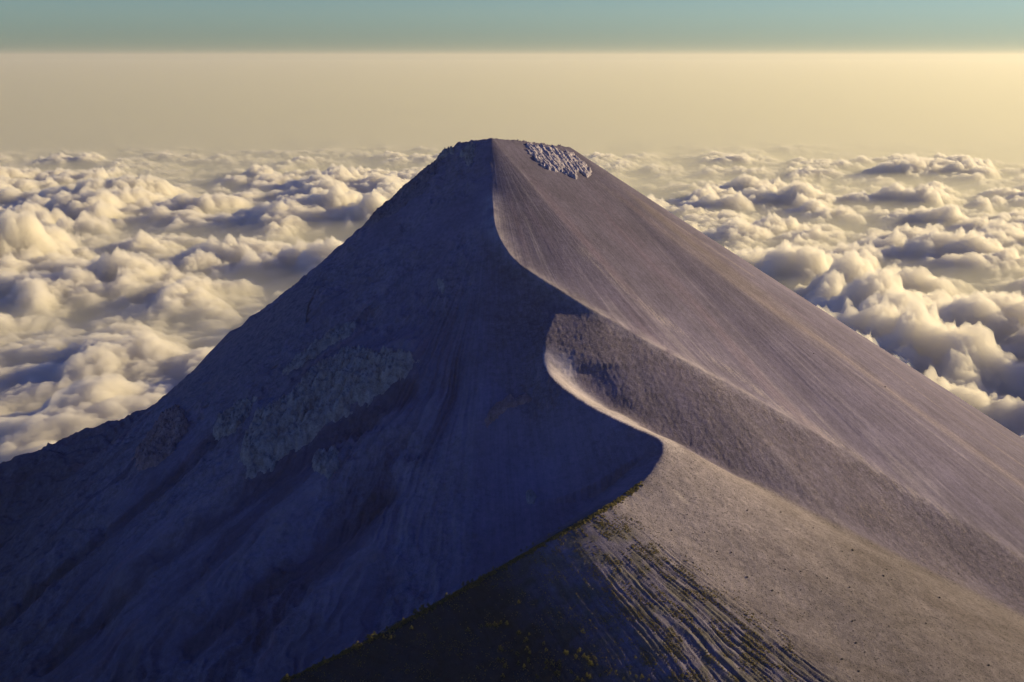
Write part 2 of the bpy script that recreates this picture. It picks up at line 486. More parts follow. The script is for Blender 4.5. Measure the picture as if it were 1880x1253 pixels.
# ------------------------------------------------------------------ materials
def nodes_of(name):
    m = bpy.data.materials.new(name); m.use_nodes = True
    nt = m.node_tree
    return m, nt, nt.nodes['Principled BSDF']


def N(nt, typ, **kw):
    n = nt.nodes.new(typ)
    for k, v in kw.items():
        if k in n.inputs.keys():
            n.inputs[k].default_value = v
        else:
            setattr(n, k, v)
    return n


def attr(nt, name):
    return N(nt, 'ShaderNodeAttribute', attribute_name=name)


def math_(nt, op, a, b=None, clamp=False):
    n = nt.nodes.new('ShaderNodeMath'); n.operation = op; n.use_clamp = clamp
    for i, v in enumerate((a, b)):
        if v is None: continue
        if isinstance(v, (int, float)): n.inputs[i].default_value = v
        else: nt.links.new(v, n.inputs[i])
    return n.outputs[0]


def maprange(nt, x, a, b, c, d):
    n = nt.nodes.new('ShaderNodeMapRange'); nt.links.new(x, n.inputs[0])
    for i, v in enumerate((a, b, c, d)): n.inputs[i + 1].default_value = v
    return n.outputs[0]


def matte(b, rough=1.0):
    b.inputs['Roughness'].default_value = rough
    b.inputs['Specular IOR Level'].default_value = 0.08


def ground_material():
    m, nt, b = nodes_of('volcanic_ash'); L = nt.links.new; matte(b)
    alb = attr(nt, 'albedo'); ru = attr(nt, 'rough'); fa = attr(nt, 'fa'); fd = attr(nt, 'fd')
    co = N(nt, 'ShaderNodeTexCoord')
    # streaks that follow the fall line
    cb = nt.nodes.new('ShaderNodeCombineXYZ')
    L(math_(nt, 'MULTIPLY', fa.outputs['Fac'], 0.11), cb.inputs[0]); L(math_(nt, 'MULTIPLY', fd.outputs['Fac'], 0.0045), cb.inputs[1])
    st = N(nt, 'ShaderNodeTexNoise', Scale=1.0, Detail=6.0, Roughness=0.7); L(cb.outputs[0], st.inputs['Vector'])
    gr = N(nt, 'ShaderNodeTexNoise', Scale=0.55, Detail=4.0, Roughness=0.75); L(co.outputs['Object'], gr.inputs['Vector'])
    md = N(nt, 'ShaderNodeTexNoise', Scale=0.09, Detail=5.0, Roughness=0.65); L(co.outputs['Object'], md.inputs['Vector'])
    lg = N(nt, 'ShaderNodeTexNoise', Scale=0.012, Detail=5.0, Roughness=0.6); L(co.outputs['Object'], lg.inputs['Vector'])
    cmb = attr(nt, 'comb').outputs['Fac']
    f = math_(nt, 'ADD', math_(nt, 'MULTIPLY', maprange(nt, st.outputs['Fac'], 0.3, 0.7, -0.26, 0.26), cmb), 1.0)
    g = math_(nt, 'MULTIPLY', f, maprange(nt, lg.outputs['Fac'], 0.3, 0.7, 0.85, 1.15))
    sp = maprange(nt, gr.outputs['Fac'], 0.3, 0.7, -1.0, 1.0)
    sp = math_(nt, 'MULTIPLY', sp, math_(nt, 'MULTIPLY_ADD', ru.outputs['Fac'], 0.24)); sp.node.inputs[2].default_value = 0.10
    # (MULTIPLY_ADD gives rough * 0.30 + 0.10)
    for n in nt.nodes:
        if n.type == 'MATH' and n.operation == 'MULTIPLY_ADD': n.inputs[2].default_value = 0.10
    g = math_(nt, 'MULTIPLY', g, math_(nt, 'ADD', sp, 1.0))
    g = math_(nt, 'MULTIPLY', g, math_(nt, 'ADD', 1.0, math_(nt, 'MULTIPLY', maprange(nt, md.outputs['Fac'], 0.3, 0.7, -1.0, 1.0), math_(nt, 'ADD', 0.12, math_(nt, 'MULTIPLY', ru.outputs['Fac'], 0.22)))))
    dk = N(nt, 'ShaderNodeTexNoise', Scale=0.30, Detail=2.0, Roughness=0.5); L(co.outputs['Object'], dk.inputs['Vector'])
    dots = math_(nt, 'MULTIPLY', maprange(nt, dk.outputs['Fac'], 0.60, 0.68, 0.0, 0.7), attr(nt, 'speck').outputs['Fac'])
    g = math_(nt, 'MULTIPLY', g, math_(nt, 'SUBTRACT', 1.0, dots))
    vm = nt.nodes.new('ShaderNodeVectorMath'); vm.operation = 'SCALE'
    L(alb.outputs['Color'], vm.inputs[0]); L(g, vm.inputs['Scale'])
    L(vm.outputs[0], b.inputs['Base Color'])
    h = math_(nt, 'ADD', math_(nt, 'MULTIPLY', gr.outputs['Fac'], math_(nt, 'ADD', math_(nt, 'MULTIPLY', ru.outputs['Fac'], 1.3), 0.35)),
              math_(nt, 'MULTIPLY', md.outputs['Fac'], math_(nt, 'ADD', math_(nt, 'MULTIPLY', ru.outputs['Fac'], 2.0), 0.8)))
    h = math_(nt, 'ADD', h, math_(nt, 'MULTIPLY', st.outputs['Fac'], math_(nt, 'MULTIPLY', attr(nt, 'comb').outputs['Fac'], 1.3)))
    bp = N(nt, 'ShaderNodeBump', Strength=0.8, Distance=1.0); L(h, bp.inputs['Height']); L(bp.outputs[0], b.inputs['Normal'])
    return m


def rock_material(name, c1, c2, c3):
    m, nt, b = nodes_of(name); L = nt.links.new; matte(b)
    co = N(nt, 'ShaderNodeTexCoord')
    a = N(nt, 'ShaderNodeTexNoise', Scale=0.06, Detail=7.0, Roughness=0.7); L(co.outputs['Object'], a.inputs['Vector'])
    v = N(nt, 'ShaderNodeTexNoise', Scale=0.35, Detail=5.0, Roughness=0.75); L(co.outputs['Object'], v.inputs['Vector'])
    r = nt.nodes.new('ShaderNodeValToRGB'); e = r.color_ramp.elements
    e[0].position = 0.35; e[0].color = (*c1, 1); e[1].position = 0.65; e[1].color = (*c3, 1)
    k = e.new(0.5); k.color = (*c2, 1)
    L(a.outputs['Fac'], r.inputs[0])
    vm = nt.nodes.new('ShaderNodeVectorMath'); vm.operation = 'SCALE'; L(r.outputs[0], vm.inputs[0])
    L(maprange(nt, v.outputs['Fac'], 0.3, 0.7, 0.7, 1.3), vm.inputs['Scale']); L(vm.outputs[0], b.inputs['Base Color'])
    h = math_(nt, 'ADD', math_(nt, 'MULTIPLY', v.outputs['Fac'], 2.0), math_(nt, 'MULTIPLY', a.outputs['Fac'], 8.0))
    bp = N(nt, 'ShaderNodeBump', Strength=0.9, Distance=1.0); L(h, bp.inputs['Height']); L(bp.outputs[0], b.inputs['Normal'])
    return m


def leaf_material(name, c1, c2):
    m, nt, b = nodes_of(name); L = nt.links.new; matte(b, 0.8)
    co = N(nt, 'ShaderNodeTexCoord'); ob = N(nt, 'ShaderNodeObjectInfo')
    a = N(nt, 'ShaderNodeTexNoise', Scale=0.45, Detail=3.0); L(co.outputs['Object'], a.inputs['Vector'])
    x = nt.nodes.new('ShaderNodeMix'); x.data_type = 'RGBA'
    L(math_(nt, 'ADD', maprange(nt, a.outputs['Fac'], 0.35, 0.65, -0.2, 0.8), math_(nt, 'MULTIPLY', ob.outputs['Random'], 0.4), True), x.inputs['Factor'])
    x.inputs['A'].default_value = (*c1, 1); x.inputs['B'].default_value = (*c2, 1)
    L(x.outputs['Result'], b.inputs['Base Color'])
    t = nt.nodes.new('ShaderNodeBsdfTranslucent'); L(x.outputs['Result'], t.inputs['Color'])
    mx = nt.nodes.new('ShaderNodeMixShader'); mx.inputs[0].default_value = 0.55
    L(b.outputs[0], mx.inputs[1]); L(t.outputs[0], mx.inputs[2])
    L(mx.outputs[0], nt.nodes['Material Output'].inputs['Surface'])
    return m
# ------------------------------------------------------------------ the mountain mesh
gx, gy = np.meshgrid(MX, MY)
Z, M, D, TH = height(gx, gy)


def SCAR(u, v):
    return hit(u, v, 0.0, lambda a, b: height(a, b, False)[0])


def mixc(c, col, f):
    return c + (np.array(col)[None, None, :] - c) * f[..., None]


def albedo(x, y, Z, M, D, TH):
    a = TH + 0.13 * M['rim_s'] + M['spiral']
    c = np.zeros(x.shape + (3,)) + np.array(ASH)
    n1 = fbm(x / 420, y / 420, 4, 501)
    c *= (1 + 0.22 * n1)[..., None]
    sunny = smooth(-95, -80, TH) * (1 - M['sun_side'])
    # pale runs of ash and reddish bands on the right flank
    pale = smooth(0.10, 0.55, fbm(a / 7.0 + 40, D / 2600.0, 3, 511)) * sunny * smooth(120, 700, D)
    c = mixc(c, PALE, 0.55 * pale)
    thin = smooth(0.22, 0.5, fbm(a / 1.4, D / 1500.0, 3, 515)) * sunny * smooth(150, 600, D)
    c = mixc(c, PALE, 0.40 * thin)
    for C, w in PALE_RUNS:
        dd, s_, e_ = windowed(None, x, y, C, 9 * w)
        w_ = 1.8 * w * (0.6 + 0.5 * smooth(0, 900, s_)) * (1 + 0.5 * fbm(s_ / 160, s_ * 0 + w, 3, 517))
        run = np.exp(-(dd / w_) ** 2) * smooth(0, 120, s_) * sunny * (0.55 + 0.9 * fbm(a * 5, D / 300, 4, 518, gain=0.65))
        c = mixc(c, (0.40, 0.335, 0.35), 0.7 * np.clip(run, 0, 1))
    for C, w in BLOWN:
        dd, s_, e_ = windowed(None, x, y, C, 9 * w)
        pt = np.exp(-(dd / w) ** 2) * smooth(0, 60, s_) * sunny * smooth(-0.08, 0.28, fbm(a * 1.6, D / 70.0, 5, 519, gain=0.62))
        c = mixc(c, (0.44, 0.39, 0.41), 0.8 * pt)
    red = smooth(0.05, 0.45, fbm(a / 10.0, D / 900.0, 4, 521)) * sunny * smooth(60, 260, D) * smooth(1300, 600, D)
    c = mixc(c, RED, 0.45 * red)
    top = np.exp(-((a - 16) / 5) ** 2) * smooth(150, 260, D) * smooth(900, 420, D) * sunny
    c = mixc(c, (0.31, 0.26, 0.26), 0.55 * top)
    # spur crest with its sunlit brightness painted in, pale blown sand beside it
    c = mixc(c, LIT_STRIP, 0.6 * M['spur'] * (1 - 0.75 * smooth(650, 1100, M['spur_s'])) * smooth(-0.3, 0.3, fbm(x / 40, y / 40, 3, 531) + 0.2))
    blow = smooth(0.12, 0.42, fbm(a / 3.5 + 9, D / 420.0, 4, 535)) * np.exp(-((M['spur_d'] - 75) / 55) ** 2) * sunny
    c = mixc(c, PALE, 0.7 * blow)
    # brown scrubby body below the spur
    bd = M['scrub']
    c = mixc(c, SCRUB, 0.75 * bd)
    c = mixc(c, (0.10, 0.085, 0.115), 0.55 * bd * smooth(0.05, 0.5, fbm(a * 3.0, D / 110.0, 4, 545, gain=0.65)))
    tuft = smooth(0.12, 0.45, fbm(a * 4.0, D / 60.0, 4, 541, gain=0.7)) * np.clip(bd * 1.3, 0, 1)
    c = mixc(c, (0.31, 0.26, 0.25), 0.55 * tuft)
    # beige knoll
    c = mixc(c, BEIGE, M['beige'])
    c = mixc(c, (0.20, 0.172, 0.19), 0.6 * M['beige'] * smooth(-0.1, 0.4, fbm(x / 120, y / 70, 4, 551)) * smooth(60, 300, M['d']))
    c = mixc(c, LIT_STRIP, M['strip'])  # extra sun brightness of the ridge strip put into its albedo
    for (u_, v_, r_) in ((1243, 906, 9.0), (1252, 914, 11.0), (1262, 922, 8.0)):
        q_ = SCAR(u_, v_)
        c = mixc(c, (0.50, 0.45, 0.46), 0.6 * smooth(r_, r_ * 0.2, np.hypot(x - q_[0], y - q_[1]) + 3 * fbm(x / 7, y / 7, 3, 596)))
    # vegetated corner and dark wooded face of the near ridge
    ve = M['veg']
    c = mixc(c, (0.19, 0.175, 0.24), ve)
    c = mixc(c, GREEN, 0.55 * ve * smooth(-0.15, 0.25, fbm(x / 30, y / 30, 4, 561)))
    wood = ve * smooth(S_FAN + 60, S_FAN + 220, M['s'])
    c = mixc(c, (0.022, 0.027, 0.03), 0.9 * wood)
    # rock and red scoria in the shaded bowl
    c = mixc(c, (0.25, 0.225, 0.30), 0.6 * M['rock'])
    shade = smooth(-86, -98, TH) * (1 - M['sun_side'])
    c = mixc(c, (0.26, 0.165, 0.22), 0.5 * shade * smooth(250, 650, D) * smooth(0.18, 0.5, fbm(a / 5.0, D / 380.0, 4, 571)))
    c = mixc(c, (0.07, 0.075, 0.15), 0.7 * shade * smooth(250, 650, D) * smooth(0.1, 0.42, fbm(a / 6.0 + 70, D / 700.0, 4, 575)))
    c = mixc(c, (0.055, 0.06, 0.12), 0.75 * shade * smooth(0.25, 0.85, M['gul'] + 0.35 * fbm(x / 45, y / 45, 4, 591)))  # gully shading painted as dark strips to bring out the relief
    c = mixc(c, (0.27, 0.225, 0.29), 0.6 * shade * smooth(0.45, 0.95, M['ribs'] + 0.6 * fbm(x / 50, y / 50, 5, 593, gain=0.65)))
    lowgreen = M['bowl_side'] * smooth(S_KNOLL + 120, S_KNOLL + 330, M['s']) * smooth(190, 60, M['d'] + 50 * fbm(x / 60, y / 60, 3, 581))
    c = mixc(c, (0.04, 0.055, 0.045), 0.8 * lowgreen)
    c *= (1 - 0.20 * sunny * smooth(900, 1500, D) - 0.38 * M['beige'] * smooth(130, 430, M['d']) - 0.24 * sunny * smooth(750, 250, D))[..., None]   # low slopes darkened for vignette and brown ash; upper slope darkened too
    c *= (1 - 0.45 * shade * smooth(-850, -1250, Z))[..., None]         # deeper shade of the lower flank painted into the albedo
    return np.clip(c, 0.008, 0.8)


fa = np.where(M['sun_side'] > 0.5, M['flow'], (TH + 0.13 * M['rim_s'] + M['spiral']) * 12.0)
fd = np.where(M['sun_side'] > 0.5, M['d'], D)
rough = np.clip(0.15 + 0.85 * M['scrub'] + 0.55 * M['rock'] + 0.5 * M['veg'], 0, 1) * (1 - M['beige']) + 0.62 * M['beige']
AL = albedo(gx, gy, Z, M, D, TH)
keep_floor = np.maximum(Z, -2350)
me = mesh_from('volcano', np.stack([gx, gy, keep_floor], -1).reshape(-1, 3), grid_faces(*gx.shape), ground_material(),
               attrs={'comb': np.clip(0.75 - 0.65 * M['beige'] - 0.4 * (1 - M['sun_side']) * smooth(-86, -98, TH) - 0.5 * M['scrub'], 0, 1), 'speck': np.clip(M['beige'] + 0.6 * M['scrub'], 0, 1), 'rough': rough, 'fa': fa, 'fd': fd})
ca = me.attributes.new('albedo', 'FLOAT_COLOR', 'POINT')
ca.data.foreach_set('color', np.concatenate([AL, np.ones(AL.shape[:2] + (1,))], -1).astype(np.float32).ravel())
tag(link(bpy.data.objects.new('volcano_terrain', me)), kind='structure')


def ground(x, y):
    return height(x, y)[0]
# ------------------------------------------------------------------ the sea of clouds
CLOUD_Z = -1480.0


def puffs(x, y, L, seed, sharp=1.0):
    """cauliflower heads: paraboloids round jittered points, 0..1"""
    d, r = worley(x / L, y / L, seed)
    return np.clip(1 - (d * (1.15 - 0.35 * r)) ** 2, 0, 1) * (0.45 + 0.55 * r)


def billow(x, y, octaves, seed, gain=0.55):
    s = np.zeros_like(x, dtype=float); a = 1.0; t = 0
    for i in range(octaves):
        s += a * np.abs(perlin(x, y, seed + 31 * i)); t += a
        c, n = math.cos(0.6), math.sin(0.6)
        x, y = (x * c - y * n) * 2.07 + 5.2, (x * n + y * c) * 2.07 + 1.3; a *= gain
    return s / t


BILLOWS = [(1625, 640, 560, 190), (1700, 730, 520, 90), (1445, 520, 330, 140), (1790, 500, 480, 170), (1850, 690, 600, 95), (1560, 560, 300, 120),
           (150, 780, 420, 130), (560, 420, 700, 160), (220, 380, 800, 170), (60, 500, 600, 110), (1700, 330, 900, 150)]


def cloud_height(x, y):
    wx = x + 260 * fbm(x / 1300, y / 1300, 5, 301, gain=0.6); wy = y + 260 * fbm(x / 1300, y / 1300, 5, 302, gain=0.6)
    vx = x + 40 * fbm(x / 110, y / 110, 3, 320); vy = y + 40 * fbm(x / 110, y / 110, 3, 321)
    far = smooth(12000, 21000, y)
    macro = fbm(x / 3000, y / 3000, 4, 305)
    m2 = fbm(wx / 900, wy / 900, 4, 306)
    cover = smooth(-0.5, 0.3, macro + 0.8 * m2)
    tower = smooth(0.10, 0.5, fbm(x / 1900, y / 1900, 2, 307)) * smooth(-300, 1500, x) * smooth(9000, 6500, y)
    b1 = billow(wx / 800, wy / 800, 7, 340, 0.60)
    b2 = billow(vx / 210, vy / 210, 5, 350, 0.66)
    p2 = puffs(wx, wy, 330, 311)
    p3 = puffs(vx, vy, 120, 312)
    k = (0.3 + 0.7 * cover) * (0.62 + 0.38 * smooth(4300, 7500, y))
    right = smooth(-1500, 2500, x)
    h = 120 * macro + 100 * m2 + (130 + (230 + 110 * right) * cover) * (b1 - 0.25) + 165 * k * (b2 - 0.25) + 60 * k * p2 + 48 * k * p3 + 28 * k * puffs(vx, vy, 58, 313)
    h += 130 * tower * (0.45 + 1.3 * b1)
    for u, v, rad, hh in BILLOWS:
        q = at(u, v, 1.0); q = q * (CLOUD_Z / q[2])
        e = np.hypot((wx - q[0]) / rad, (wy - q[1]) / rad)
        md = np.clip(1 - e ** 2, 0, 1) ** 0.85
        h += hh * md * (0.6 + 1.2 * b1) + 30 * md * (b2 - 0.25)
    h -= 1100 * smooth(3900, 2900, y)
    return CLOUD_Z + 20 + h * (1 - 0.93 * far) - 20 * far
def closed_sheet(X, Y, Zt, bottom):
    """height field closed with sides and a floor"""
    gx, gy = np.meshgrid(X, Y)
    ny, nx = gx.shape
    V = np.stack([gx, gy, Zt], -1).reshape(-1, 3)
    F = [grid_faces(ny, nx)]
    ring = np.concatenate([np.arange(nx), np.arange(1, ny) * nx + nx - 1, (ny - 1) * nx + np.arange(nx - 2, -1, -1), np.arange(ny - 2, 0, -1) * nx])
    low = V[ring].copy(); low[:, 2] = bottom
    o = len(V); n = len(ring)
    V = np.vstack([V, low])
    i = np.arange(n); j = (i + 1) % n
    F.append(np.stack([ring[j], ring[i], o + i, o + j], -1))
    # floor: four corner vertices
    c = [0, nx - 1, nx - 1 + ny - 1, nx - 1 + ny - 1 + nx - 1]
    F.append(np.array([[o + c[0], o + c[3], o + c[2], o + c[1]]]))
    return V, np.vstack(F)


def vol_mat(name, col, dens, g):
    m = bpy.data.materials.new(name); m.use_nodes = True
    nt = m.node_tree; nt.nodes.clear()
    out = nt.nodes.new('ShaderNodeOutputMaterial'); pv = nt.nodes.new('ShaderNodeVolumePrincipled')
    pv.inputs['Color'].default_value = (*col, 1); pv.inputs['Density'].default_value = dens; pv.inputs['Anisotropy'].default_value = g
    pv.inputs['Density Attribute'].default_value = ''
    nt.links.new(pv.outputs['Volume'], out.inputs['Volume'])
    return m


def box_mesh(name, lo, hi, mat):
    a, b = lo, hi
    V = np.array([(x, y, z) for z in (a[2], b[2]) for y in (a[1], b[1]) for x in (a[0], b[0])], float)
    F = np.array([[0, 2, 3, 1], [4, 5, 7, 6], [0, 1, 5, 4], [2, 6, 7, 3], [0, 4, 6, 2], [1, 3, 7, 5]])
    return mesh_from(name, V, F, mat, smooth_shade=False)
# ------------------------------------------------------------------ sea of clouds and the air
cloud_mat = vol_mat('cloud_vapour', CLOUD_COL, CLOUD_D, CLOUD_G)
for (CX, CY) in ((np.arange(-5400, 5401, 11.0), np.arange(2900, 9001, 10.0)), (np.arange(-14500, 14501, 30.0), np.arange(9001.5, 25000, 26.0))):
    X, Y = np.meshgrid(CX, CY)
    V, F = closed_sheet(CX, CY, cloud_height(X, Y), -2700)
    tag(link(bpy.data.objects.new('clouds', mesh_from('clouds', V, F, cloud_mat))), kind='stuff')
CX = np.linspace(-300000, 300000, 11); CY = np.linspace(24990, 400000, 11)
X, Y = np.meshgrid(CX, CY)
V, F = closed_sheet(CX, CY, X * 0 + CLOUD_Z - 80, -2700)
tag(link(bpy.data.objects.new('clouds', mesh_from('clouds', V, F, cloud_mat))), kind='stuff')
FY = np.array([3300., 4200., 5500., 7000., 9000., 11000., 13000., 15000., 17000., 19000., 22000., 26000., 40000., 100000., 405000.])
FZ = np.array([-1790., -1500., -1408., -1372., -1358., -1346., -1336., -1326., -1317., -1309., -1302., -1300., -1300., -1300., -1300.])
CX = np.linspace(-305000, 305000, 11); X, Y = np.meshgrid(CX, FY)
V, F = closed_sheet(CX, FY, np.repeat(FZ[:, None], len(CX), 1), -1800)
tag(link(bpy.data.objects.new('fog_bank', mesh_from('fog_bank', V, F, vol_mat('fog', FOG_COL, FOG_D, FOG_G)))), kind='stuff')
tag(link(bpy.data.objects.new('haze', box_mesh('haze', (-310000, -3000, -2701), (310000, 410000, HAZE_TOP), vol_mat('haze_air', HAZE_COL, HAZE, HAZE_G)))), kind='stuff')
# ------------------------------------------------------------------ rock outcrops that break out of the ash
def inside(px, py, poly):
    """signed distance to a closed polygon, positive inside"""
    res = np.zeros(px.shape, bool); dist = np.full(px.shape, 1e9)
    n = len(poly)
    for i in range(n):
        ax, ay = poly[i]; bx, by = poly[(i + 1) % n]
        with np.errstate(divide='ignore', invalid='ignore'):
            c = ((ay > py) != (by > py)) & (px < (bx - ax) * (py - ay) / (by - ay + 1e-12) + ax)
        res ^= c
        L2 = (bx - ax) ** 2 + (by - ay) ** 2 + 1e-9
        t = np.clip(((px - ax) * (bx - ax) + (py - ay) * (by - ay)) / L2, 0, 1)
        dist = np.minimum(dist, np.hypot(px - ax - t * (bx - ax), py - ay - t * (by - ay)))
    return np.where(res, dist, -dist)


def outcrop(poly_px, thick, edge, cell, seed, mat, label, grain=1.0, step=None, name='rock_outcrop', lean=0.0):
    base = lambda a, b: height(a, b)[0]
    P = np.array([hit(u, v, 0.0, base) for u, v in poly_px])[:, :2]
    lo = P.min(0) - 15; hi = P.max(0) + 15
    step = step or max(2.0, (hi - lo).max() / 190)
    X, Y = np.meshgrid(np.arange(lo[0], hi[0], step), np.arange(lo[1], hi[1], step))
    h, M_, d_, th_ = height(X, Y)
    wob = min(22.0, 0.12 * float((hi - lo).min()))
    sd = inside(X + wob * fbm(X / 26, Y / 26, 4, seed + 5, gain=0.6), Y + wob * fbm(X / 26, Y / 26, 4, seed + 6, gain=0.6), P)
    m = smooth(-2, edge, sd)
    flow = (th_ + 0.13 * M_['rim_s'] + M_['spiral']) * 12.0
    wl1, wr_ = worley((X + 0.4 * cell * fbm(X / cell, Y / cell, 2, seed)) / cell, (Y + 0.4 * cell * fbm(X / cell, Y / cell, 2, seed + 1)) / cell, seed + 2)
    rid = ridged((flow + 5 * fbm(X / 30, Y / 30, 3, seed + 8)) / (cell * 1.3), d_ / (cell * 5), 4, seed + 3, gain=0.6)
    fine = ridged(X / (cell * 0.7), Y / (cell * 0.7), 4, seed + 4, gain=0.62)
    rough_ = (0.30 * wr_ + 0.22 * (1 - wl1) + 0.85 * rid + 0.65 * fine * grain - 0.65)
    z = h + m * thick * (0.35 + 0.75 * rough_) - (1 - m) * 3.0
    V = np.stack([X, Y, z], -1).reshape(-1, 3)
    F = grid_faces(*X.shape)
    F = F[(sd.ravel()[F] > -4).any(1)]
    used = np.unique(F); re = np.full(len(V), -1); re[used] = np.arange(len(used))
    org = np.array([P[:, 0].mean(), P[:, 1].mean(), 0.0]); org[2] = float(base(org[:1], org[1:2])[0])
    o = bpy.data.objects.new(name, mesh_from(name, V[used] - org, re[F], mat))
    o.location = org
    tag(link(o), label, 'rock', 'rock outcrops breaking out of the ash slopes')
    return o


GREY = rock_material('grey_rock', (0.25, 0.225, 0.24), (0.42, 0.365, 0.38), (0.56, 0.49, 0.49))
PALE_ROCK = rock_material('pale_rock', (0.34, 0.31, 0.38), (0.50, 0.46, 0.55), (0.62, 0.56, 0.63))
RED_ROCK = rock_material('red_scoria', (0.24, 0.17, 0.20), (0.38, 0.25, 0.28), (0.46, 0.34, 0.36))
DARK_ROCK = rock_material('dark_rock', (0.13, 0.125, 0.20), (0.22, 0.205, 0.28), (0.30, 0.27, 0.33))

outcrop([(958, 264), (1000, 268), (1030, 276), (1052, 283), (1072, 298), (1092, 326), (1076, 324), (1064, 316), (1057, 329), (1040, 321), (1029, 315), (1010, 317), (994, 304), (976, 286)],
        10, 6, 17, 1101, PALE_ROCK, 'pale craggy lava outcrop hanging just below the flat crater rim', step=1.5, grain=0.7)
outcrop([(826, 268), (838, 259), (862, 257), (880, 258), (868, 268), (850, 278), (828, 286), (800, 304), (790, 304), (812, 282)], 17, 12, 12, 1161, GREY,
        'craggy grey rock knob capping the left end of the summit', step=1.8)
outcrop([(812, 288), (770, 318), (735, 350), (700, 385), (664, 418), (690, 412), (722, 382), (752, 356), (786, 326)], 12, 8, 10, 1191, DARK_ROCK,
        'narrow dark rock rib running down the upper left skyline')
outcrop([(744, 334), (800, 318), (790, 340), (752, 372), (716, 400), (700, 404), (722, 372)], 6, 8, 9, 1201, DARK_ROCK,
        'dark broken rock streak below the summit crag in the shade')
outcrop([(575, 500), (540, 530), (490, 565), (430, 610), (380, 655), (330, 705), (306, 735), (345, 745), (400, 725), (450, 690), (500, 650), (560, 600), (580, 560)], 13, 26, 17, 1221, DARK_ROCK,
        'broad rough rock wall along the lower left skyline of the cone')
outcrop([(640, 640), (690, 650), (742, 640), (776, 668), (740, 700), (690, 735), (640, 765), (580, 800), (530, 838), (480, 872), (452, 876), (440, 850), (447, 800), (470, 762), (530, 735), (570, 690)], 30, 16, 20, 1251, GREY,
        'largest grey cliff face jutting from the middle of the shaded flank', grain=0.8)
outcrop([(660, 598), (640, 620), (600, 640), (560, 668), (528, 690), (520, 680), (556, 650), (600, 618), (640, 592)], 14, 8, 11, 1281, GREY,
        'thin grey rock fin slanting above the large cliff')
outcrop([(470, 730), (452, 770), (430, 800), (400, 808), (390, 792), (410, 764), (440, 738)], 20, 9, 12, 1311, GREY,
        'rounded grey rock buttress left of the large cliff')
outcrop([(330, 745), (345, 790), (318, 830), (288, 858), (250, 866), (246, 840), (272, 800), (292, 762)], 18, 10, 12, 1341, RED_ROCK,
        'reddish rock spur on the far left under the skyline')
outcrop([(588, 826), (618, 828), (624, 850), (604, 884), (596, 874), (574, 862), (574, 846)], 14, 6, 8, 1371, GREY,
        'small pointed pale rock alone below the large cliff')
outcrop([(902, 750), (930, 728), (966, 722), (980, 734), (950, 746), (918, 766), (896, 788), (888, 776)], 10, 6, 8, 1401, RED_ROCK,
        'curved reddish scoria outcrop in the shaded bowl under the knife ridge')
outcrop([(962, 905), (976, 898), (986, 914), (980, 930), (970, 924)], 9, 4, 6, 1431, GREY,
        'tiny grey rock cluster low in the bowl near the ridge', step=1.5)
outcrop([(800, 514), (812, 512), (818, 530), (812, 544), (804, 532)], 5, 4, 7, 1461, GREY,
        'small faint rock patch high in the middle of the shaded face', step=1.8)


# ------------------------------------------------------------------ boulders on the beige slope
def boulder_mesh(seed, n=1):
    rng = np.random.default_rng(seed)
    import bmesh
    bm = bmesh.new(); bmesh.ops.create_icosphere(bm, subdivisions=2, radius=1.0)
    sx, sy, sz = rng.uniform(0.8, 1.25), rng.uniform(0.7, 1.1), rng.uniform(0.55, 0.8)
    for k in range(9):                                        # chop flat facets off a ball
        nrm = rng.normal(size=3); nrm /= np.linalg.norm(nrm); off = rng.uniform(0.62, 0.9)
        for v in bm.verts:
            t = np.dot(nrm, v.co) - off
            if t > 0: v.co -= Vector(nrm * t)
    for v in bm.verts:
        v.co += Vector(rng.normal(size=3) * 0.03); v.co.x *= sx; v.co.y *= sy; v.co.z *= sz
    me_ = bpy.data.meshes.new('boulder'); bm.to_mesh(me_); bm.free()
    me_.materials.append(BOULDER)
    return me_


BOULDER = rock_material('boulder_rock', (0.05, 0.045, 0.05), (0.09, 0.08, 0.08), (0.17, 0.15, 0.14))
B_PX = [(1372, 938, 2.0), (1433, 941, 2.2), (1294, 978, 1.6), (1360, 975, 1.4), (1233, 974, 1.8), (1317, 1013, 1.5), (1343, 1015, 2.0), (1273, 1033, 1.4),
        (1454, 1020, 1.4), (1565, 1011, 2.8), (1546, 1013, 1.5), (1493, 970, 1.6), (1442, 1046, 1.6), (1470, 1050, 2.0), (1372, 1060, 2.0), (1418, 1085, 2.2),
        (1429, 1089, 1.5), (1519, 1062, 1.8), (1560, 1079, 2.4), (1480, 1044, 1.2), (1508, 1086, 1.4), (1470, 1084, 1.6), (1350, 1115, 1.3), (1430, 1158, 2.0),
        (1565, 1141, 1.7), (1572, 1181, 2.0), (1546, 1211, 2.4), (1577, 1233, 2.2), (1655, 1040, 1.8), (1622, 1058, 2.4), (1628, 1046, 1.6), (1596, 1047, 1.4),
        (1637, 1065, 1.4), (1725, 1098, 2.6), (1700, 1145, 1.5), (1632, 1150, 1.3), (1680, 1138, 1.2), (1570, 1139, 1.4), (1747, 1175, 1.6), (1815, 1222, 2.2),
        (1588, 1198, 1.4), (1612, 1209, 1.3), (1397, 1145, 1.3), (1477, 1126, 1.4), (1760, 1054, 1.5), (1690, 1022, 1.3), (1236, 897, 1.3), (1262, 945, 1.2),
        (1494, 650, 2.2), (1625, 711, 2.0), (1096, 958, 1.6), (1085, 966, 1.4)]
_bm = [boulder_mesh(4000 + i) for i in range(5)]
_fullh = lambda a, b: height(a, b)[0]
rng = np.random.default_rng(5)
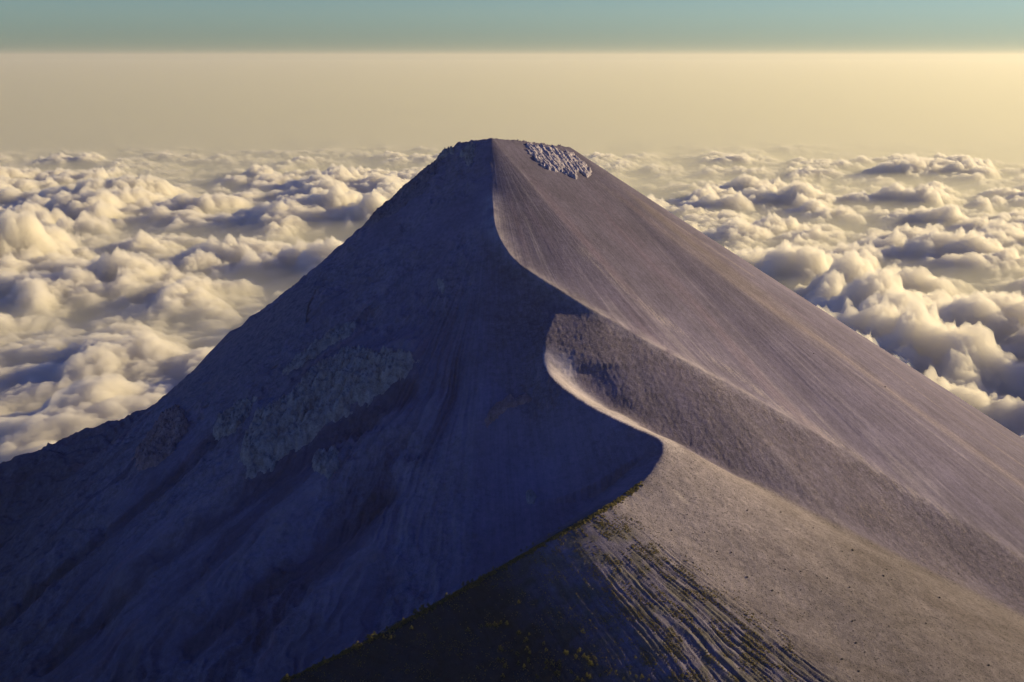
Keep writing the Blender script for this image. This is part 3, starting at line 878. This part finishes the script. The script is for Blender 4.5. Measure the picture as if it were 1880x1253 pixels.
for i, (u, v, r) in enumerate(B_PX):
    p = hit(u, v, 0.0, _fullh)
    o = bpy.data.objects.new('boulder', _bm[i % 5]); o.location = (p[0], p[1], p[2] + 0.3 * r)
    r *= 0.9; o.scale = (r, r, r); o.rotation_euler = (0, 0, rng.uniform(0, 6.28))
    if u < 1100: lb = 'dark boulder at the top of the green corner of the ridge'
    elif v < 720: lb = 'lone dark boulder on the smooth right flank of the cone'
    elif r > 2.1: lb = 'larger dark boulder on the beige ash slope at lower right'
    else: lb = 'small dark boulder scattered on the beige ash slope'
    tag(link(o), lb, 'boulder', 'boulders lying on the ash slopes')
# ------------------------------------------------------------------ trees: tapered trunk, limbs, crown of leaf clumps
BARK = rock_material('bark', (0.05, 0.04, 0.03), (0.08, 0.06, 0.045), (0.11, 0.085, 0.06))
LEAF = leaf_material('pine_leaf', (0.15, 0.16, 0.065), (0.36, 0.30, 0.12))
SHRUB = leaf_material('shrub_leaf', (0.16, 0.15, 0.07), (0.34, 0.28, 0.13))


def tube(a, b, ra, rb, n=6):
    a = np.array(a, float); b = np.array(b, float)
    ax = (b - a) / np.linalg.norm(b - a)
    t = np.cross(ax, (0.3, 0.9, 0.1)); t /= np.linalg.norm(t); w = np.cross(ax, t)
    an = np.arange(n) * 2 * math.pi / n
    r = np.cos(an)[:, None] * t + np.sin(an)[:, None] * w
    V = np.vstack([a + ra * r, b + rb * r])
    i = np.arange(n); j = (i + 1) % n
    return V, np.stack([i, j, n + j, n + i], -1)


def merge(parts):
    Vs, Fs, o = [], [], 0
    for V, F in parts:
        Vs.append(V); Fs.append(F + o); o += len(V)
    return np.vstack(Vs), np.vstack(Fs)


def tree_meshes(seed):
    """unit tree one metre tall"""
    g = np.random.default_rng(seed)
    lean = g.normal(0, 0.03, 2)
    top = np.array([lean[0], lean[1], 0.8])
    parts = [tube((0, 0, -0.06), top * 0.5, 0.028, 0.019), tube(top * 0.5, top, 0.019, 0.006)]
    cl = []
    for k in range(11):
        h = g.uniform(0.28, 0.92); an = g.uniform(0, 6.28); reach = (0.30 - 0.16 * h) * g.uniform(0.6, 1.25)
        s = top * (h * 0.85)
        e = s + np.array([math.cos(an) * reach, math.sin(an) * reach, 0.05 + 0.04 * g.uniform()])
        parts.append(tube(s, e, 0.009, 0.004, 4))
        cl.append((e, g.uniform(0.07, 0.12)))
    for k in range(4):
        cl.append((top + np.array([g.normal(0, 0.05), g.normal(0, 0.05), g.uniform(-0.06, 0.14)]), g.uniform(0.06, 0.1)))
    V, F = merge(parts)
    trunk = mesh_from('trunk', V, F, BARK)
    q, f, o = [], [], 0
    for c, r in cl:
        for j in range(24):
            dirn = g.normal(size=3); dirn /= np.linalg.norm(dirn)
            p = c + dirn * r * g.uniform(0.3, 1.0) * (1, 1, 0.75)
            a = g.normal(size=3); a /= np.linalg.norm(a); b = np.cross(a, dirn); b /= np.linalg.norm(b) + 1e-9
            s = g.uniform(0.030, 0.058)
            q += [p - a * s - b * s * .6, p + a * s - b * s * .6, p + a * s * .8 + b * s * .6, p - a * s * .8 + b * s * .6]
            f.append([o, o + 1, o + 2, o + 3]); o += 4
    crown = mesh_from('crown', np.array(q), np.array(f), LEAF, smooth_shade=False)
    return trunk, crown


TREES = [tree_meshes(60 + i) for i in range(5)]


def put_tree(p, h, k, label, group):
    tr, cr = TREES[k % 5]
    e = bpy.data.objects.new('pine_tree', None); link(e)
    e.location = p; e.rotation_euler = (0, 0, rng.uniform(0, 6.28)); e.scale = (h * 1.25, h * 1.25, h)
    e.empty_display_size = 0.5
    link(bpy.data.objects.new('trunk', tr), e); link(bpy.data.objects.new('crown', cr), e)
    tag(e, label, 'tree', group)


_c = lambda L, ox, oy, s: [(ox + a / s, oy + b / s) for a, b in L]
CREST_T = _c([(85, 1235), (300, 1135), (352, 1112), (405, 1090), (425, 1082), (468, 1055), (492, 1050), (512, 1045), (545, 1000), (560, 1010), (588, 990), (575, 1005),
              (660, 948), (750, 905), (822, 862), (858, 842), (872, 835), (897, 815), (1005, 770), (1022, 762), (1040, 758), (1100, 695), (1125, 690), (1150, 675), (1195, 655), (1270, 605), (1290, 600),
              (1430, 498), (1462, 478), (1500, 460), (1590, 405), (1650, 368)], 500, 853, 3.133)
SLOPE_T = _c([(365, 655), (525, 600), (590, 605), (630, 592), (675, 590), (700, 600), (750, 575), (820, 585), (940, 680), (960, 690), (1020, 780), (1040, 760), (1075, 700), (750, 865), (765, 880), (720, 990), (770, 1000),
              (790, 1065), (810, 1075), (935, 930), (950, 1030), (1050, 880), (1080, 915), (1065, 990), (1068, 1010), (1015, 1075), (480, 1085), (955, 335), (1275, 1030), (1270, 1080), (1420, 1020), (1425, 1050),
              (1425, 1085), (1395, 1140), (1375, 1150), (1415, 1165), (1350, 1035), (1485, 910), (1510, 925), (1610, 960), (1650, 890), (1710, 940), (1745, 985), (1760, 1030), (1790, 1040), (1800, 1055),
              (1830, 970), (1740, 1170), (1780, 1200), (1630, 1215), (1690, 1235), (1160, 1190), (1560, 1140), (1240, 810), (1270, 885), (1690, 670), (770, 1190)], 800, 1053, 6.267)
SLOPE_T += _c([(800, 945), (680, 998), (705, 985), (640, 990)], 500, 853, 3.133)
CORNER_T = _c([(190, 1075), (235, 1110), (262, 1150), (245, 1215), (320, 1215), (372, 1200), (385, 1185), (410, 1190), (490, 1200), (525, 1220), (560, 1225), (520, 1110), (180, 1115), (120, 1085), (455, 1235),
               (600, 1240), (640, 1150), (790, 1220), (300, 1150)], 1000, 853, 3.133)
g0 = np.random.default_rng(77)
for i, (u, v) in enumerate(CREST_T):
    p = hit(u, v + 2, 0.0, _fullh)
    put_tree(p, g0.uniform(5.0, 9.0) if i > 24 else g0.uniform(7.0, 12.0), i,
             'small sunlit pine standing on the bright crest line of the near ridge', 'trees along the near ridge crest')
for i, (u, v) in enumerate(SLOPE_T):
    p = hit(u, v + 4, 0.0, _fullh)
    put_tree(p, g0.uniform(5.5, 9.5), i, 'small pine catching light on the dark slope below the crest', 'trees scattered on the dark near slope')
for i, (u, v) in enumerate(CORNER_T):
    p = hit(u, v + 3, 0.0, _fullh)
    put_tree(p, g0.uniform(4.5, 8.0), i, 'small pine at the foot of the gullied slope near the lower edge', 'trees at the foot of the gullies')


# ------------------------------------------------------------------ low shrubs: nobody could count them
def shrub_patch(P, R, mat, name, seed):
    """leafy tufts, each a handful of crossed leaf faces round a point"""
    g = np.random.default_rng(seed)
    n = len(P); k = 9
    c = np.repeat(P, k, 0); r = np.repeat(R, k)[:, None]
    d = g.normal(size=(n * k, 3)); d /= np.linalg.norm(d, axis=1)[:, None]; d[:, 2] = np.abs(d[:, 2])
    p = c + d * r * g.uniform(0.2, 0.9, (n * k, 1)) * (1, 1, 0.8)
    a = g.normal(size=(n * k, 3)); a /= np.linalg.norm(a, axis=1)[:, None]
    b = np.cross(a, d); b /= np.linalg.norm(b, axis=1)[:, None] + 1e-9
    s = r * g.uniform(0.4, 0.75, (n * k, 1))
    V = np.stack([p - a * s - b * s * .7, p + a * s - b * s * .7, p + a * s + b * s * .7, p - a * s + b * s * .7], 1).reshape(-1, 3)
    F = np.arange(len(V)).reshape(-1, 4)
    return tag(link(bpy.data.objects.new(name, mesh_from(name, V, F, mat, smooth_shade=False))), kind='stuff')


n = 170000
sx = g0.uniform(-360, 420, n); sy = g0.uniform(1230, 1680, n)
zz, MM, dd, tt = height(sx, sy)
dens = fbm(sx / 34, sy / 34, 3, 701) + 0.7 * ridged(MM['flow'] / 10.0, MM['d'] / 160, 2, 702) - 0.25
zone_s = smooth(S_FAN - 75, S_FAN - 20, MM['s']) * (0.25 + 0.75 * smooth(S_FAN + 150, S_FAN + 60, MM['s']))
keep = (MM['sun_side'] > 0.5) & (MM['d'] < 430) & (g0.uniform(0, 1, n) < zone_s * smooth(0.0, 0.45, dens) * 0.8)
P = np.stack([sx, sy, zz], -1)[keep]
shrub_patch(P, g0.uniform(0.4, 1.15, len(P)), SHRUB, 'shrubs', 711)
# the bright scrubby line on the crest
i0 = np.argmin(np.abs(_sk - (S_FAN - 130)))
cp = KNIFE[i0:]
tq = g0.uniform(0, len(cp) - 1.001, 4200); ii = tq.astype(int); ff = (tq - ii)[:, None]
q = cp[ii] * (1 - ff) + cp[ii + 1] * ff
qx = q[:, 0] + g0.normal(0, 3.2, len(q)); qy = q[:, 1] + g0.normal(0, 3.2, len(q))
ok = fbm(tq * 0.9, tq * 0 + 3, 3, 715) > -0.25
P = np.stack([qx, qy, _fullh(qx, qy) + 0.3], -1)[ok]
shrub_patch(P, g0.uniform(0.9, 2.4, len(P)), SHRUB, 'shrubs', 712)
